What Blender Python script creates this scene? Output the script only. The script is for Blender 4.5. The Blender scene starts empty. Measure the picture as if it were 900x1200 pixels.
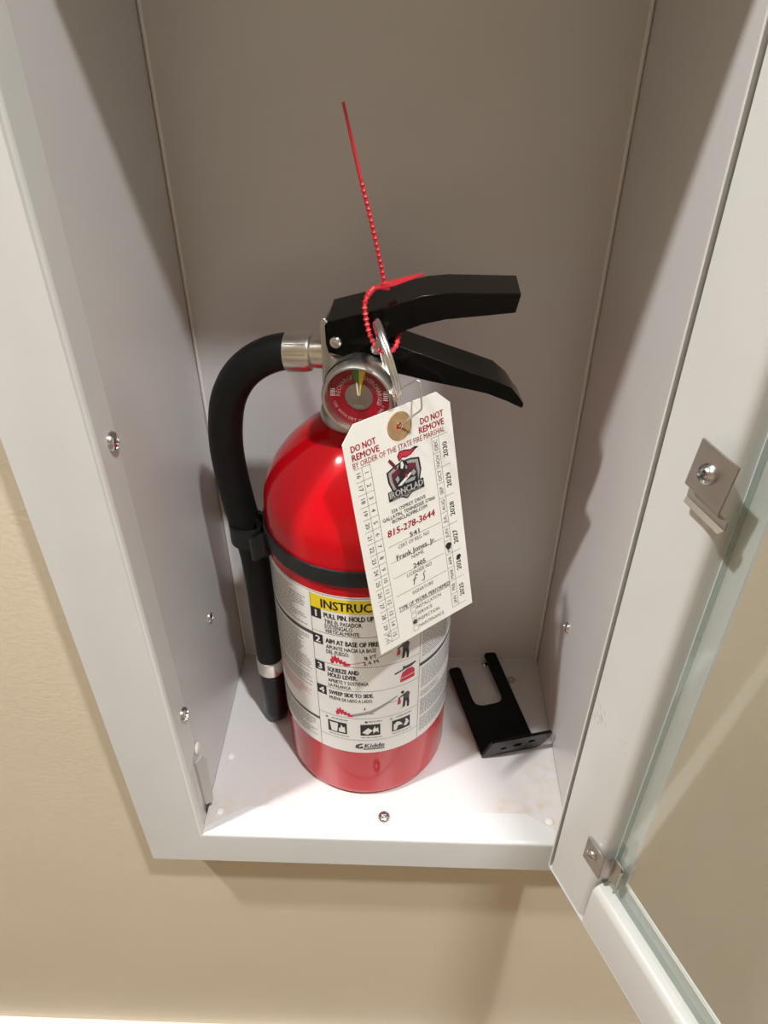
import bpy, bmesh, math, random
from mathutils import Vector, Matrix
from mathutils.geometry import tessellate_polygon

random.seed(7)
SC = bpy.context.scene
COL = SC.collection
PI = math.pi

# ------------------------------------------------------------------ camera
cam_d = bpy.data.cameras.new('camera')
cam = bpy.data.objects.new('camera', cam_d)
COL.objects.link(cam)
SC.camera = cam
cam_d.sensor_fit = 'VERTICAL'
cam_d.sensor_height = 36.0
cam_d.lens = 875.30 / 1200.0 * 36.0
cam_d.clip_start = 0.01
cR = Vector((0.99948449, 0.03204973, -0.00188678))
cU = Vector((-0.01783654, 0.60318352, 0.79740297))
cF = Vector((-0.02669463, 0.79695825, -0.60344423))
cam.matrix_world = Matrix(((cR.x, cU.x, -cF.x, 0.12765579), (cR.y, cU.y, -cF.y, -0.25784547),
                           (cR.z, cU.z, -cF.z, 0.46276911), (0, 0, 0, 1)))

# ------------------------------------------------------------------ world, exposure
w = bpy.data.worlds.new('world')
SC.world = w
w.use_nodes = True
w.node_tree.nodes['Background'].inputs[0].default_value = (1.0, 0.95, 0.88, 1)
w.node_tree.nodes['Background'].inputs[1].default_value = 0.02
SC.view_settings.view_transform = 'Standard'
SC.view_settings.look = 'None'
SC.view_settings.gamma = 1.0
SC.view_settings.use_curve_mapping = False
SC.view_settings.exposure = 0.0
SC.cycles.max_bounces = 10
SC.cycles.diffuse_bounces = 6
SC.cycles.transparent_max_bounces = 16
SC.cycles.use_denoising = True

# ------------------------------------------------------------------ ceiling lamps (the light of the room)
CEIL = 1.75
LAMPS = [(0.53, -0.61, 27.0, 0.04), (-0.64, -0.38, 32.5, 0.04)]
for i, (lx, ly, lp, lr) in enumerate(LAMPS):
    ld = bpy.data.lights.new('ceiling_lamp', 'AREA')
    ld.shape = 'DISK'
    ld.size = lr * 2
    ld.energy = lp
    ld.color = (1.0, 1.0, 1.0)
    lo = bpy.data.objects.new('ceiling_lamp', ld)
    lo.location = (lx, ly, CEIL - 0.012)
    COL.objects.link(lo)


# ------------------------------------------------------------------ materials
def mat(name, color, rough=0.5, metal=0.0, spec=0.5, coat=0.0, bump=None, vary=0.0, vscale=40.0):
    m = bpy.data.materials.new(name)
    m.use_nodes = True
    nt = m.node_tree
    b = nt.nodes['Principled BSDF']
    b.inputs['Base Color'].default_value = (*color, 1)
    b.inputs['Roughness'].default_value = rough
    b.inputs['Metallic'].default_value = metal
    b.inputs['Specular IOR Level'].default_value = spec
    if coat:
        b.inputs['Coat Weight'].default_value = coat
        b.inputs['Coat Roughness'].default_value = 0.04
    tc = nt.nodes.new('ShaderNodeTexCoord')
    if bump:
        sc, st, dist = bump
        n = nt.nodes.new('ShaderNodeTexNoise')
        n.inputs['Scale'].default_value = sc
        n.inputs['Detail'].default_value = 3
        nt.links.new(tc.outputs['Object'], n.inputs['Vector'])
        bp = nt.nodes.new('ShaderNodeBump')
        bp.inputs['Strength'].default_value = st
        bp.inputs['Distance'].default_value = dist
        nt.links.new(n.outputs['Fac'], bp.inputs['Height'])
        nt.links.new(bp.outputs['Normal'], b.inputs['Normal'])
    if vary:
        n2 = nt.nodes.new('ShaderNodeTexNoise')
        n2.inputs['Scale'].default_value = vscale
        n2.inputs['Detail'].default_value = 4
        nt.links.new(tc.outputs['Object'], n2.inputs['Vector'])
        hs = nt.nodes.new('ShaderNodeMixRGB')
        hs.blend_type = 'MULTIPLY'
        hs.inputs[0].default_value = 1.0
        hs.inputs[1].default_value = (*color, 1)
        cr = nt.nodes.new('ShaderNodeValToRGB')
        cr.color_ramp.elements[0].position = 0.3
        cr.color_ramp.elements[0].color = (1 - vary, 1 - vary, 1 - vary, 1)
        cr.color_ramp.elements[1].position = 0.7
        cr.color_ramp.elements[1].color = (1, 1, 1, 1)
        nt.links.new(n2.outputs['Fac'], cr.inputs['Fac'])
        nt.links.new(cr.outputs['Color'], hs.inputs[2])
        nt.links.new(hs.outputs['Color'], b.inputs['Base Color'])
    return m


M = {}
M['wall'] = mat('wall_paint', (0.76, 0.66, 0.505), 0.5, bump=(330, 0.14, 0.0012), vary=0.04, vscale=9)
M['white_trim'] = mat('white_trim', (0.83, 0.81, 0.77), 0.4)
M['ceiling'] = mat('ceiling_paint', (0.78, 0.76, 0.72), 0.8)
M['floor'] = mat('floor_tile', (0.30, 0.27, 0.24), 0.5, vary=0.15, vscale=6)
M['enamel'] = mat('white_enamel', (0.725, 0.735, 0.72), 0.32, bump=(420, 0.05, 0.0003), vary=0.03, vscale=30)
M['enamel_inside'] = mat('white_enamel_inside', (0.68, 0.67, 0.66), 0.27, bump=(25, 0.03, 0.002), vary=0.03, vscale=18)
M['zinc'] = mat('zinc_screw', (0.72, 0.72, 0.72), 0.22, 1.0)
M['dark_zinc'] = mat('dull_steel', (0.45, 0.42, 0.39), 0.42, 1.0, vary=0.12, vscale=120)
M['clip'] = mat('spring_steel', (0.50, 0.46, 0.42), 0.33, 1.0, vary=0.1, vscale=150)
M['cast'] = mat('cast_aluminium', (0.62, 0.60, 0.56), 0.38, 1.0, bump=(700, 0.15, 0.0004), vary=0.08, vscale=60)
M['ferrule'] = mat('bright_aluminium', (0.80, 0.78, 0.75), 0.25, 1.0)
M['red'] = mat('red_enamel', (0.55, 0.003, 0.009), 0.13, spec=0.36, bump=(35, 0.02, 0.001))
M['black_paint'] = mat('black_paint', (0.002, 0.002, 0.002), 0.16, spec=0.22, bump=(600, 0.04, 0.0003))
M['rubber'] = mat('black_rubber', (0.008, 0.008, 0.008), 0.5, spec=0.25, bump=(500, 0.25, 0.0005), vary=0.3, vscale=70)
M['plastic'] = mat('black_plastic', (0.007, 0.007, 0.008), 0.3, spec=0.3)
M['strap'] = mat('black_strap', (0.016, 0.017, 0.018), 0.42, spec=0.35, vary=0.35, vscale=160)
M['seal'] = mat('red_plastic', (0.72, 0.035, 0.05), 0.35)
M['card'] = mat('tag_card', (0.84, 0.825, 0.765), 0.6)
M['kraft'] = mat('kraft_patch', (0.42, 0.26, 0.12), 0.7, vary=0.25, vscale=300)
M['label'] = mat('label_film', (0.83, 0.815, 0.80), 0.3)
M['ink'] = mat('black_ink', (0.012, 0.011, 0.012), 0.5)
M['grey_ink'] = mat('grey_ink', (0.06, 0.06, 0.065), 0.5)
M['soft_ink'] = mat('small_print_ink', (0.30, 0.295, 0.30), 0.5)
M['mid_ink'] = mat('mid_grey_ink', (0.33, 0.33, 0.34), 0.5)
M['red_ink'] = mat('red_ink', (0.58, 0.02, 0.05), 0.5)
M['pink_ink'] = mat('pale_red_ink', (0.72, 0.38, 0.36), 0.5)
M['maroon_ink'] = mat('maroon_ink', (0.14, 0.012, 0.022), 0.5)
M['yellow_ink'] = mat('yellow_ink', (0.82, 0.62, 0.015), 0.4)
M['white_ink'] = mat('white_ink', (0.80, 0.78, 0.76), 0.5)
M['green_ink'] = mat('green_ink', (0.03, 0.30, 0.07), 0.5)
M['dial_red'] = mat('dial_red', (0.33, 0.004, 0.014), 0.5, spec=0.2)
M['grommet'] = mat('grey_grommet', (0.42, 0.39, 0.37), 0.6)
M['shadow_gap'] = mat('dark_slot', (0.02, 0.02, 0.02), 0.7)
M['tab_grey'] = mat('grey_enamel', (0.50, 0.49, 0.47), 0.6)  # flat grey for the catch tab, darker than the frame enamel


def glass_mat(name, tint, edge=False, film=True):
    m = bpy.data.materials.new(name)
    m.use_nodes = True
    nt = m.node_tree
    nt.nodes.clear()
    out = nt.nodes.new('ShaderNodeOutputMaterial')
    tr = nt.nodes.new('ShaderNodeBsdfTransparent')
    tr.inputs[0].default_value = (*tint, 1)
    gl = nt.nodes.new('ShaderNodeBsdfGlossy')
    gl.inputs['Roughness'].default_value = 0.03
    fr = nt.nodes.new('ShaderNodeFresnel')
    ge = nt.nodes.new('ShaderNodeNewGeometry')
    ma = nt.nodes.new('ShaderNodeMath')                  # same reflectance from both faces of the pane
    ma.operation = 'MULTIPLY_ADD'
    ma.inputs[1].default_value = 1 / 1.5 - 1.5
    ma.inputs[2].default_value = 1.5
    nt.links.new(ge.outputs['Backfacing'], ma.inputs[0])
    nt.links.new(ma.outputs[0], fr.inputs[0])
    mx = nt.nodes.new('ShaderNodeMixShader')
    nt.links.new(fr.outputs[0], mx.inputs[0])
    nt.links.new(tr.outputs[0], mx.inputs[1])
    nt.links.new(gl.outputs[0], mx.inputs[2])
    # dusty film on the pane
    df = nt.nodes.new('ShaderNodeBsdfDiffuse')
    df.inputs[0].default_value = (0.42, 0.46, 0.44, 1) if edge else (0.75, 0.73, 0.68, 1)
    tc = nt.nodes.new('ShaderNodeTexCoord')
    nz = nt.nodes.new('ShaderNodeTexNoise')
    nz.inputs['Scale'].default_value = 30
    nz.inputs['Detail'].default_value = 5
    nt.links.new(tc.outputs['Object'], nz.inputs['Vector'])
    mr = nt.nodes.new('ShaderNodeMapRange')
    mr.inputs['From Min'].default_value = 0.35
    mr.inputs['From Max'].default_value = 0.8
    mr.inputs['To Min'].default_value = 0.35 if edge else 0.02
    mr.inputs['To Max'].default_value = 0.55 if edge else 0.07
    if not film:
        mr.inputs['To Min'].default_value = mr.inputs['To Max'].default_value = 0.0
    nt.links.new(nz.outputs['Fac'], mr.inputs['Value'])
    m2 = nt.nodes.new('ShaderNodeMixShader')
    nt.links.new(mr.outputs[0], m2.inputs[0])
    nt.links.new(mx.outputs[0], m2.inputs[1])
    nt.links.new(df.outputs[0], m2.inputs[2])
    nt.links.new(m2.outputs[0], out.inputs[0])
    return m


M['glass'] = glass_mat('pane_glass', (0.93, 0.95, 0.94))
M['glass_edge'] = glass_mat('pane_glass_edge', (0.55, 0.66, 0.62), True)
M['lens'] = glass_mat('gauge_lens', (0.98, 0.98, 0.98), film=False)


def stain_pan():
    """white enamel with brownish glue stains near the front corners"""
    m = mat('stained_enamel', (0.68, 0.66, 0.655), 0.3, bump=(25, 0.03, 0.002))
    nt = m.node_tree
    b = nt.nodes['Principled BSDF']
    tc = nt.nodes.new('ShaderNodeTexCoord')
    total = None
    for (x, y, r) in ((0.012, 0.012, 0.030), (0.046, 0.030, 0.014), (0.222, 0.022, 0.030), (0.232, 0.055, 0.022),
                      (0.200, 0.024, 0.016), (0.226, 0.135, 0.018)):
        vm = nt.nodes.new('ShaderNodeVectorMath')
        vm.operation = 'DISTANCE'
        vm.inputs[1].default_value = (x, y, 0)
        nt.links.new(tc.outputs['Object'], vm.inputs[0])
        mr = nt.nodes.new('ShaderNodeMapRange')
        mr.inputs['From Min'].default_value = r
        mr.inputs['From Max'].default_value = r * 0.2
        nt.links.new(vm.outputs['Value'], mr.inputs['Value'])
        if total is None:
            total = mr.outputs[0]
        else:
            ad = nt.nodes.new('ShaderNodeMath')
            ad.operation = 'ADD'
            ad.use_clamp = True
            nt.links.new(total, ad.inputs[0])
            nt.links.new(mr.outputs[0], ad.inputs[1])
            total = ad.outputs[0]
    nz = nt.nodes.new('ShaderNodeTexNoise')
    nz.inputs['Scale'].default_value = 120
    nz.inputs['Detail'].default_value = 5
    nt.links.new(tc.outputs['Object'], nz.inputs['Vector'])
    r2 = nt.nodes.new('ShaderNodeMapRange')
    r2.inputs['From Min'].default_value = 0.42
    r2.inputs['From Max'].default_value = 0.72
    r2.inputs['To Max'].default_value = 0.55
    nt.links.new(nz.outputs['Fac'], r2.inputs['Value'])
    mu = nt.nodes.new('ShaderNodeMath')
    mu.operation = 'MULTIPLY'
    nt.links.new(total, mu.inputs[0])
    nt.links.new(r2.outputs[0], mu.inputs[1])
    mix = nt.nodes.new('ShaderNodeMixRGB')
    mix.inputs[1].default_value = (0.68, 0.66, 0.655, 1)
    mix.inputs[2].default_value = (0.62, 0.48, 0.30, 1)
    nt.links.new(mu.outputs[0], mix.inputs[0])
    nt.links.new(mix.outputs[0], b.inputs['Base Color'])
    return m


M['pan'] = stain_pan()


# ------------------------------------------------------------------ object helpers
WM = {}


def empty(name, loc, rz, label, cat):
    o = bpy.data.objects.new(name, None)
    COL.objects.link(o)
    o.empty_display_size = 0.02
    o.location = loc
    o.rotation_euler = (0, 0, rz)
    o['label'] = label
    o['category'] = cat
    WM[o.name] = Matrix.Translation(Vector(loc)) @ Matrix.Rotation(rz, 4, 'Z')
    return o


def obj(name, bm, material, parent=None, world=False, smooth=None, kind=None, label=None, cat=None, bevel=None,
        solidify=None, group=None):
    """bm coordinates are parent-local unless world=True"""
    me = bpy.data.meshes.new(name)
    bmesh.ops.recalc_face_normals(bm, faces=bm.faces)
    bm.to_mesh(me)
    bm.free()
    mats = material if isinstance(material, (list, tuple)) else [material]
    for q in mats:
        me.materials.append(M[q])
    o = bpy.data.objects.new(name, me)
    COL.objects.link(o)
    if parent is not None:
        o.parent = parent
        WM[o.name] = WM[parent.name]
        if world:
            me.transform(WM[parent.name].inverted())
    else:
        WM[o.name] = Matrix.Identity(4)
    if smooth is not None:
        for p in me.polygons:
            p.use_smooth = True
        me.set_sharp_from_angle(angle=math.radians(smooth))
    if solidify:
        s = o.modifiers.new('solid', 'SOLIDIFY')
        s.thickness, s.offset = solidify
    if bevel:
        bv = o.modifiers.new('bevel', 'BEVEL')
        bv.width = bevel
        bv.segments = 2
        bv.limit_method = 'ANGLE'
        bv.angle_limit = math.radians(40)
        bv.harden_normals = False
    if kind:
        o['kind'] = kind
    if label:
        o['label'] = label
    if cat:
        o['category'] = cat
    if group:
        o['group'] = group
    return o


def box(bm, x0, x1, y0, y1, z0, z1):
    v = [bm.verts.new(c) for c in ((x0, y0, z0), (x1, y0, z0), (x1, y1, z0), (x0, y1, z0),
                                   (x0, y0, z1), (x1, y0, z1), (x1, y1, z1), (x0, y1, z1))]
    for f in ((0, 1, 2, 3), (4, 5, 6, 7), (0, 1, 5, 4), (1, 2, 6, 5), (2, 3, 7, 6), (3, 0, 4, 7)):
        bm.faces.new([v[i] for i in f])


def boxbm(*a):
    bm = bmesh.new()
    box(bm, *a)
    return bm


def basis(axis):
    a = Vector(axis).normalized()
    t = Vector((0, 0, 1)) if abs(a.z) < 0.9 else Vector((1, 0, 0))
    x = t.cross(a).normalized()
    return x, a.cross(x).normalized(), a


def lathe(bm, prof, origin=(0, 0, 0), axis=(0, 0, 1), n=48, a0=0.0, a1=2 * PI, mi=0):
    """prof = [(r, h)]; r == 0 closes with a point"""
    X, Y, A = basis(axis)
    O = Vector(origin)
    full = abs(a1 - a0) > 2 * PI - 1e-4
    m = n if full else n + 1
    rings = []
    for r, h in prof:
        if r < 1e-7:
            rings.append([bm.verts.new(O + A * h)])
        else:
            rings.append([bm.verts.new(O + A * h + (X * math.cos(t) + Y * math.sin(t)) * r)
                          for t in [a0 + (a1 - a0) * i / n for i in range(m)]])
    for p, q in zip(rings, rings[1:]):
        for i in range(n):
            j = (i + 1) % m
            if len(p) == 1 and len(q) == 1:
                continue
            if len(p) == 1:
                f = bm.faces.new((p[0], q[i], q[j]))
            elif len(q) == 1:
                f = bm.faces.new((p[i], p[j], q[0]))
            else:
                f = bm.faces.new((p[i], p[j], q[j], q[i]))
            f.material_index = mi


def catmull(pts, per=8, closed=False):
    P = [Vector(p) for p in pts]
    out = []
    n = len(P)
    for i in range(n if closed else n - 1):
        p0 = P[(i - 1) % n] if closed or i > 0 else P[0] * 2 - P[1]
        p1, p2 = P[i], P[(i + 1) % n]
        p3 = P[(i + 2) % n] if closed or i + 2 < n else P[-1] * 2 - P[-2]
        for k in range(per):
            t = k / per
            out.append(0.5 * ((2 * p1) + (p2 - p0) * t + (2 * p0 - 5 * p1 + 4 * p2 - p3) * t * t
                              + (3 * p1 - p0 - 3 * p2 + p3) * t ** 3))
    if not closed:
        out.append(P[-1])
    return out


def tube(bm, path, rad, n=12, caps=True):
    P = [Vector(p) for p in path]
    R = rad if isinstance(rad, (list, tuple)) else [rad] * len(P)
    prev = None
    rings = []
    for i, p in enumerate(P):
        t = (P[min(i + 1, len(P) - 1)] - P[max(i - 1, 0)]).normalized()
        if prev is None:
            x = basis(t)[0]
        else:
            x = (prev - t * prev.dot(t)).normalized()
        prev = x
        y = t.cross(x)
        rings.append([bm.verts.new(p + (x * math.cos(2 * PI * k / n) + y * math.sin(2 * PI * k / n)) * R[i])
                      for k in range(n)])
    for a, b in zip(rings, rings[1:]):
        for k in range(n):
            bm.faces.new((a[k], a[(k + 1) % n], b[(k + 1) % n], b[k]))
    if caps:
        bm.faces.new(rings[0])
        bm.faces.new(rings[-1][::-1])


def prism(bm, poly, f):
    """closed outline extruded; f(u, v, side) -> point, side in (0, 1)"""
    a = [bm.verts.new(f(u, v, 0)) for u, v in poly]
    b = [bm.verts.new(f(u, v, 1)) for u, v in poly]
    n = len(poly)
    for i in range(n):
        bm.faces.new((a[i], a[(i + 1) % n], b[(i + 1) % n], b[i]))
    tris = tessellate_polygon([[Vector((u, v, 0)) for u, v in poly]])
    for t in tris:
        bm.faces.new([a[i] for i in t])
        bm.faces.new([b[i] for i in t])


def screw_bm(pos, axis, r=0.0042, h=0.0022, spin=0.3, cross=True, flange=True):
    bm = bmesh.new()
    X, Y, A = basis(axis)
    O = Vector(pos)
    n, k = 28, 9
    rings = []
    c0 = None
    for i in range(k + 1):
        rr = r * i / k
        ring = []
        for j in range(n if i else 1):
            t = 2 * PI * j / n
            x, y = rr * math.cos(t + spin), rr * math.sin(t + spin)
            z = h * math.sqrt(max(0, 1 - (i / k) ** 2.6))
            if cross and max(abs(x), abs(y)) < 0.62 * r and min(abs(x), abs(y)) < 0.17 * r:
                z -= 0.9 * h
            px, py = rr * math.cos(t), rr * math.sin(t)
            ring.append(bm.verts.new(O + X * px + Y * py + A * z))
        rings.append(ring)
    if flange:
        ring = [bm.verts.new(O + (X * math.cos(2 * PI * j / n) + Y * math.sin(2 * PI * j / n)) * r * 1.0 - A * 0.0006)
                for j in range(n)]
        rings.append(ring)
    for p, q in zip(rings, rings[1:]):
        for j in range(n):
            if len(p) == 1:
                bm.faces.new((p[0], q[j], q[(j + 1) % n]))
            else:
                bm.faces.new((p[j], p[(j + 1) % n], q[(j + 1) % n], q[j]))
    return bm


# ------------------------------------------------------------------ print canvas (flat lettering on curved or flat surfaces)
_tc = {}


def text_tris(body, bold, shear):
    key = (body, shear)
    if key in _tc:
        return _tc[key]
    cu = bpy.data.curves.new('lettering', 'FONT')
    cu.body = body
    cu.size = 1.0
    cu.resolution_u = 2
    cu.shear = shear
    cu.fill_mode = 'FRONT'
    o = bpy.data.objects.new('lettering', cu)
    COL.objects.link(o)
    dg = bpy.context.evaluated_depsgraph_get()
    dg.update()
    ev = o.evaluated_get(dg)
    me = ev.to_mesh()
    vs = [(v.co.x, v.co.y) for v in me.vertices]
    fs = [tuple(p.vertices) for p in me.polygons]
    ev.to_mesh_clear()
    bpy.data.objects.remove(o)
    bpy.data.curves.remove(cu)
    if vs:
        x0 = min(v[0] for v in vs)
        x1 = max(v[0] for v in vs)
    else:
        x0, x1 = 0, 1
    cap = 0.729
    res = ([((x - x0) / cap, y / cap) for x, y in vs], fs, (x1 - x0) / cap)
    _tc[key] = res
    return res


class Canvas:
    """collects flat print in millimetres, one mesh per ink; fmap(x, y, lift) -> point"""

    def __init__(self, fmap, step=None):
        self.f, self.step, self.bms = fmap, step, {}

    def bm(self, ink):
        if ink not in self.bms:
            self.bms[ink] = bmesh.new()
        return self.bms[ink]

    def poly(self, pts, ink, lay=1):
        bm = self.bm(ink)
        for t in tessellate_polygon([[Vector((x, y, 0)) for x, y in pts]]):
            tri = [pts[i] for i in t]
            pieces = [tri]
            if self.step and max(p[0] for p in tri) - min(p[0] for p in tri) > self.step * 1.01:
                x0, x1 = min(p[0] for p in tri), max(p[0] for p in tri)
                n = int((x1 - x0) / self.step) + 1
                pieces = []
                for k in range(n):
                    q = tri
                    for lim, sg in ((x0 + (x1 - x0) * k / n, 1), (x0 + (x1 - x0) * (k + 1) / n, -1)):
                        r = []
                        for a, b in zip(q, q[1:] + q[:1]):
                            da, db = (a[0] - lim) * sg, (b[0] - lim) * sg
                            if da >= 0:
                                r.append(a)
                            if da * db < 0:
                                m = da / (da - db)
                                r.append((a[0] + (b[0] - a[0]) * m, a[1] + (b[1] - a[1]) * m))
                        q = r
                        if not q:
                            break
                    if len(q) >= 3:
                        pieces.append(q)
            for q in pieces:
                try:
                    bm.faces.new([bm.verts.new(self.f(x, y, lay)) for x, y in q])
                except ValueError:
                    pass

    def rect(self, x0, y0, x1, y1, ink, lay=1):
        n = 1
        if self.step:
            n = max(1, int(abs(x1 - x0) / self.step + 0.99))
        for i in range(n):
            a, b = x0 + (x1 - x0) * i / n, x0 + (x1 - x0) * (i + 1) / n
            self.poly([(a, y0), (b, y0), (b, y1), (a, y1)], ink, lay)

    def line(self, p, q, wd, ink, lay=1):
        n = 1
        if self.step:
            n = max(1, int(abs(q[0] - p[0]) / self.step + 0.99))
        dx, dy = q[0] - p[0], q[1] - p[1]
        L = math.hypot(dx, dy)
        nx, ny = -dy / L * wd / 2, dx / L * wd / 2
        for i in range(n):
            a = (p[0] + dx * i / n, p[1] + dy * i / n)
            b = (p[0] + dx * (i + 1) / n, p[1] + dy * (i + 1) / n)
            self.poly([(a[0] + nx, a[1] + ny), (a[0] - nx, a[1] - ny), (b[0] - nx, b[1] - ny), (b[0] + nx, b[1] + ny)],
                      ink, lay)

    def text(self, s, x, y, h, ink='ink', width=None, rot=0.0, bold=0.0, anchor='l', shear=0.0, lay=2, sx=1.0):
        vs, fs, tw = text_tris(s, bold, shear)
        kx = h * sx if width is None else width / tw
        W = tw * kx
        ox = {'l': 0, 'c': -W / 2, 'r': -W}[anchor]
        c, sn = math.cos(rot), math.sin(rot)
        bm = self.bm(ink)
        st = [(0, 0)]
        if bold > 0.05:
            d = 0.034 * bold * h
            st = [(-d, 0), (d, 0), (0, d * .6), (0, -d * .6)]
        for sxo, syo in st:
            nv = []
            for vx, vy in vs:
                px, py = vx * kx + ox + sxo, vy * h - h / 2 + syo
                nv.append(bm.verts.new(self.f(x + px * c - py * sn, y + px * sn + py * c, lay)))
            for f in fs:
                try:
                    bm.faces.new([nv[i] for i in f])
                except ValueError:
                    pass

    def bars(self, x0, x1, ytop, ybot, pitch, ink, rng, thick=0.45, ragged=0.25):
        """rows of print too small to read"""
        y = ytop
        while y > ybot:
            x = x0
            end = x1 - (x1 - x0) * ragged * rng.random() ** 2
            while x < end:
                wl = rng.uniform(0.9, 3.4)
                self.rect(x, y - thick * pitch, min(x + wl, end), y, ink, 1)
                x += wl + 0.45
            y -= pitch

    def arc_text(self, s, cx, cy, r, a_mid, h, ink, bold=0, sx=1.0, inside=False, gap=0.0, lay=2):
        """letters along a circle, a_mid in degrees measured clockwise from the top"""
        ws = []
        for ch in s:
            ws.append(h * 0.55 * sx if ch == ' ' else text_tris(ch, bold, 0)[2] * h * sx + h * 0.2 * sx + gap)
        tot = sum(ws)
        a = -tot / 2 / r
        for ch, wd in zip(s, ws):
            am = a + wd / 2 / r
            a += wd / r
            if ch == ' ':
                continue
            if inside:
                th = math.radians(a_mid) - am
                self.text(ch, cx + r * math.sin(th), cy + r * math.cos(th), h, ink, rot=-th + PI, bold=bold, anchor='c', sx=sx, lay=lay)
            else:
                th = math.radians(a_mid) + am
                self.text(ch, cx + r * math.sin(th), cy + r * math.cos(th), h, ink, rot=-th, bold=bold, anchor='c', sx=sx, lay=lay)

    def build(self, parent, names):
        for ink, bm in self.bms.items():
            me_name = names.get(ink, 'print')
            obj(me_name, bm, ink, parent, kind='stuff')


# ------------------------------------------------------------------ the room
WP = 0.025                                   # wall face
W, D, H = 0.2373, 0.158, 0.565               # cabinet opening width, depth, height
FL, FB, FT, FR = 0.0352, 0.0283, 0.035, 0.030
RX0, RX1, RY0, RZ0 = -2.6, 2.8, -3.2, -1.05

bm = bmesh.new()
hx0, hx1, hz0, hz1 = -0.012, W + 0.012, -0.012, H + 0.012
for a in ((RX0 - .05, hx0, RZ0, CEIL), (hx1, RX1 + .05, RZ0, CEIL), (hx0, hx1, RZ0, hz0), (hx0, hx1, hz1, CEIL)):
    box(bm, a[0], a[1], WP, WP + 0.20, a[2], a[3])
bmesh.ops.remove_doubles(bm, verts=bm.verts, dist=1e-6)
obj('wall_back', bm, 'wall', kind='structure')
obj('wall_left', boxbm(RX0 - 0.1, RX0, RY0, WP, RZ0, CEIL), 'wall', kind='structure')
obj('wall_right', boxbm(RX1, RX1 + 0.1, RY0, WP, RZ0, CEIL), 'wall', kind='structure')
obj('wall_front', boxbm(RX0 - 0.1, RX1 + 0.1, RY0 - 0.1, RY0, RZ0, CEIL), 'wall', kind='structure')
obj('floor', boxbm(RX0 - 0.1, RX1 + 0.1, RY0 - 0.1, WP + .2, RZ0 - 0.1, RZ0), 'floor', kind='structure')
obj('ceiling', boxbm(RX0 - 0.1, RX1 + 0.1, RY0 - 0.1, WP + .2, CEIL, CEIL + 0.1), 'ceiling', kind='structure')
bm = bmesh.new()
prism(bm, [(WP, -0.470), (WP - 0.010, -0.466), (WP - 0.012, -0.410), (WP - 0.018, -0.404), (WP - 0.018, -0.401), (WP - 0.014, -0.399), (WP, -0.399)],
      lambda u, v, s: (RX0 if s == 0 else RX1, u, v))
obj('trim_1', bm, 'white_trim', kind='structure', bevel=0.001)

ordinal = ['right of the cabinet', 'left of the cabinet', 'behind the camera']
for n_ in M['wall'].node_tree.nodes:                      # roller stipple runs sideways
    if n_.type == 'TEX_NOISE' and n_.inputs['Scale'].default_value > 100:
        nt_ = M['wall'].node_tree
        mp = nt_.nodes.new('ShaderNodeMapping')
        mp.inputs['Scale'].default_value = (0.7, 0.7, 1.15)
        src = n_.inputs['Vector'].links[0].from_socket
        nt_.links.new(src, mp.inputs['Vector'])
        nt_.links.new(mp.outputs[0], n_.inputs['Vector'])

for i, (lx, ly, lp, lr) in enumerate(LAMPS):
    t = empty('ceiling_light', (lx, ly, CEIL), 0, 'round white recessed ceiling light ' + ordinal[i], 'ceiling light')
    t['group'] = 'recessed ceiling lights'
    bm = bmesh.new()
    lathe(bm, [(lr + 0.004, -0.010), (lr + 0.006, -0.013), (lr + 0.020, -0.008), (lr + 0.024, 0.0)], n=40)
    obj('trim_ring', bm, 'white_trim', t, smooth=40)

# ------------------------------------------------------------------ the cabinet
cab = empty('extinguisher_cabinet', (W / 2, 0, -FB), 0,
            'white enamelled steel fire extinguisher cabinet set in the beige wall, glazed door open', 'cabinet')

# front frame: a profile swept round the opening with mitred corners
prof = [(0.0, 0.0030), (0.0004, 0.0012), (0.0012, 0.0003), (0.0024, 0.0), ('f', -0.0034, 0.0), ('f', -0.0014, 0.0004),
        ('f', -0.0004, 0.0014), ('f', 0.0, 0.0034), ('f', 0.0, WP)]
rect_c = [((0, 0), (-FL, -FB)), ((W, 0), (FR, -FB)), ((W, H), (FR, FT)), ((0, H), (-FL, FT))]
bm = bmesh.new()
loops = []
for (cx, cz), (ox, oz) in rect_c:
    lp = []
    for p in prof:
        if p[0] == 'f':
            kx = ox + math.copysign(p[1], ox) * 1.0
            kz = oz + math.copysign(p[1], oz) * 1.0
            y = p[2]
        else:
            kx, kz, y = math.copysign(p[0], ox), math.copysign(p[0], oz), p[1]
        lp.append(bm.verts.new((cx + kx, y, cz + kz)))
    loops.append(lp)
for i in range(4):
    a, b = loops[i], loops[(i + 1) % 4]
    for k in range(len(prof) - 1):
        bm.faces.new((a[k], b[k], b[k + 1], a[k + 1]))
# inner lips with clipped corners
th = 0.0009


def lip(pts, nrm):
    a = [bm.verts.new(p) for p in pts]
    b = [bm.verts.new(Vector(p) + Vector(nrm) * th) for p in pts]
    n = len(pts)
    bm.faces.new(a)
    bm.faces.new(b[::-1])
    for i in range(n):
        bm.faces.new((a[i], a[(i + 1) % n], b[(i + 1) % n], b[i]))


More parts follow.
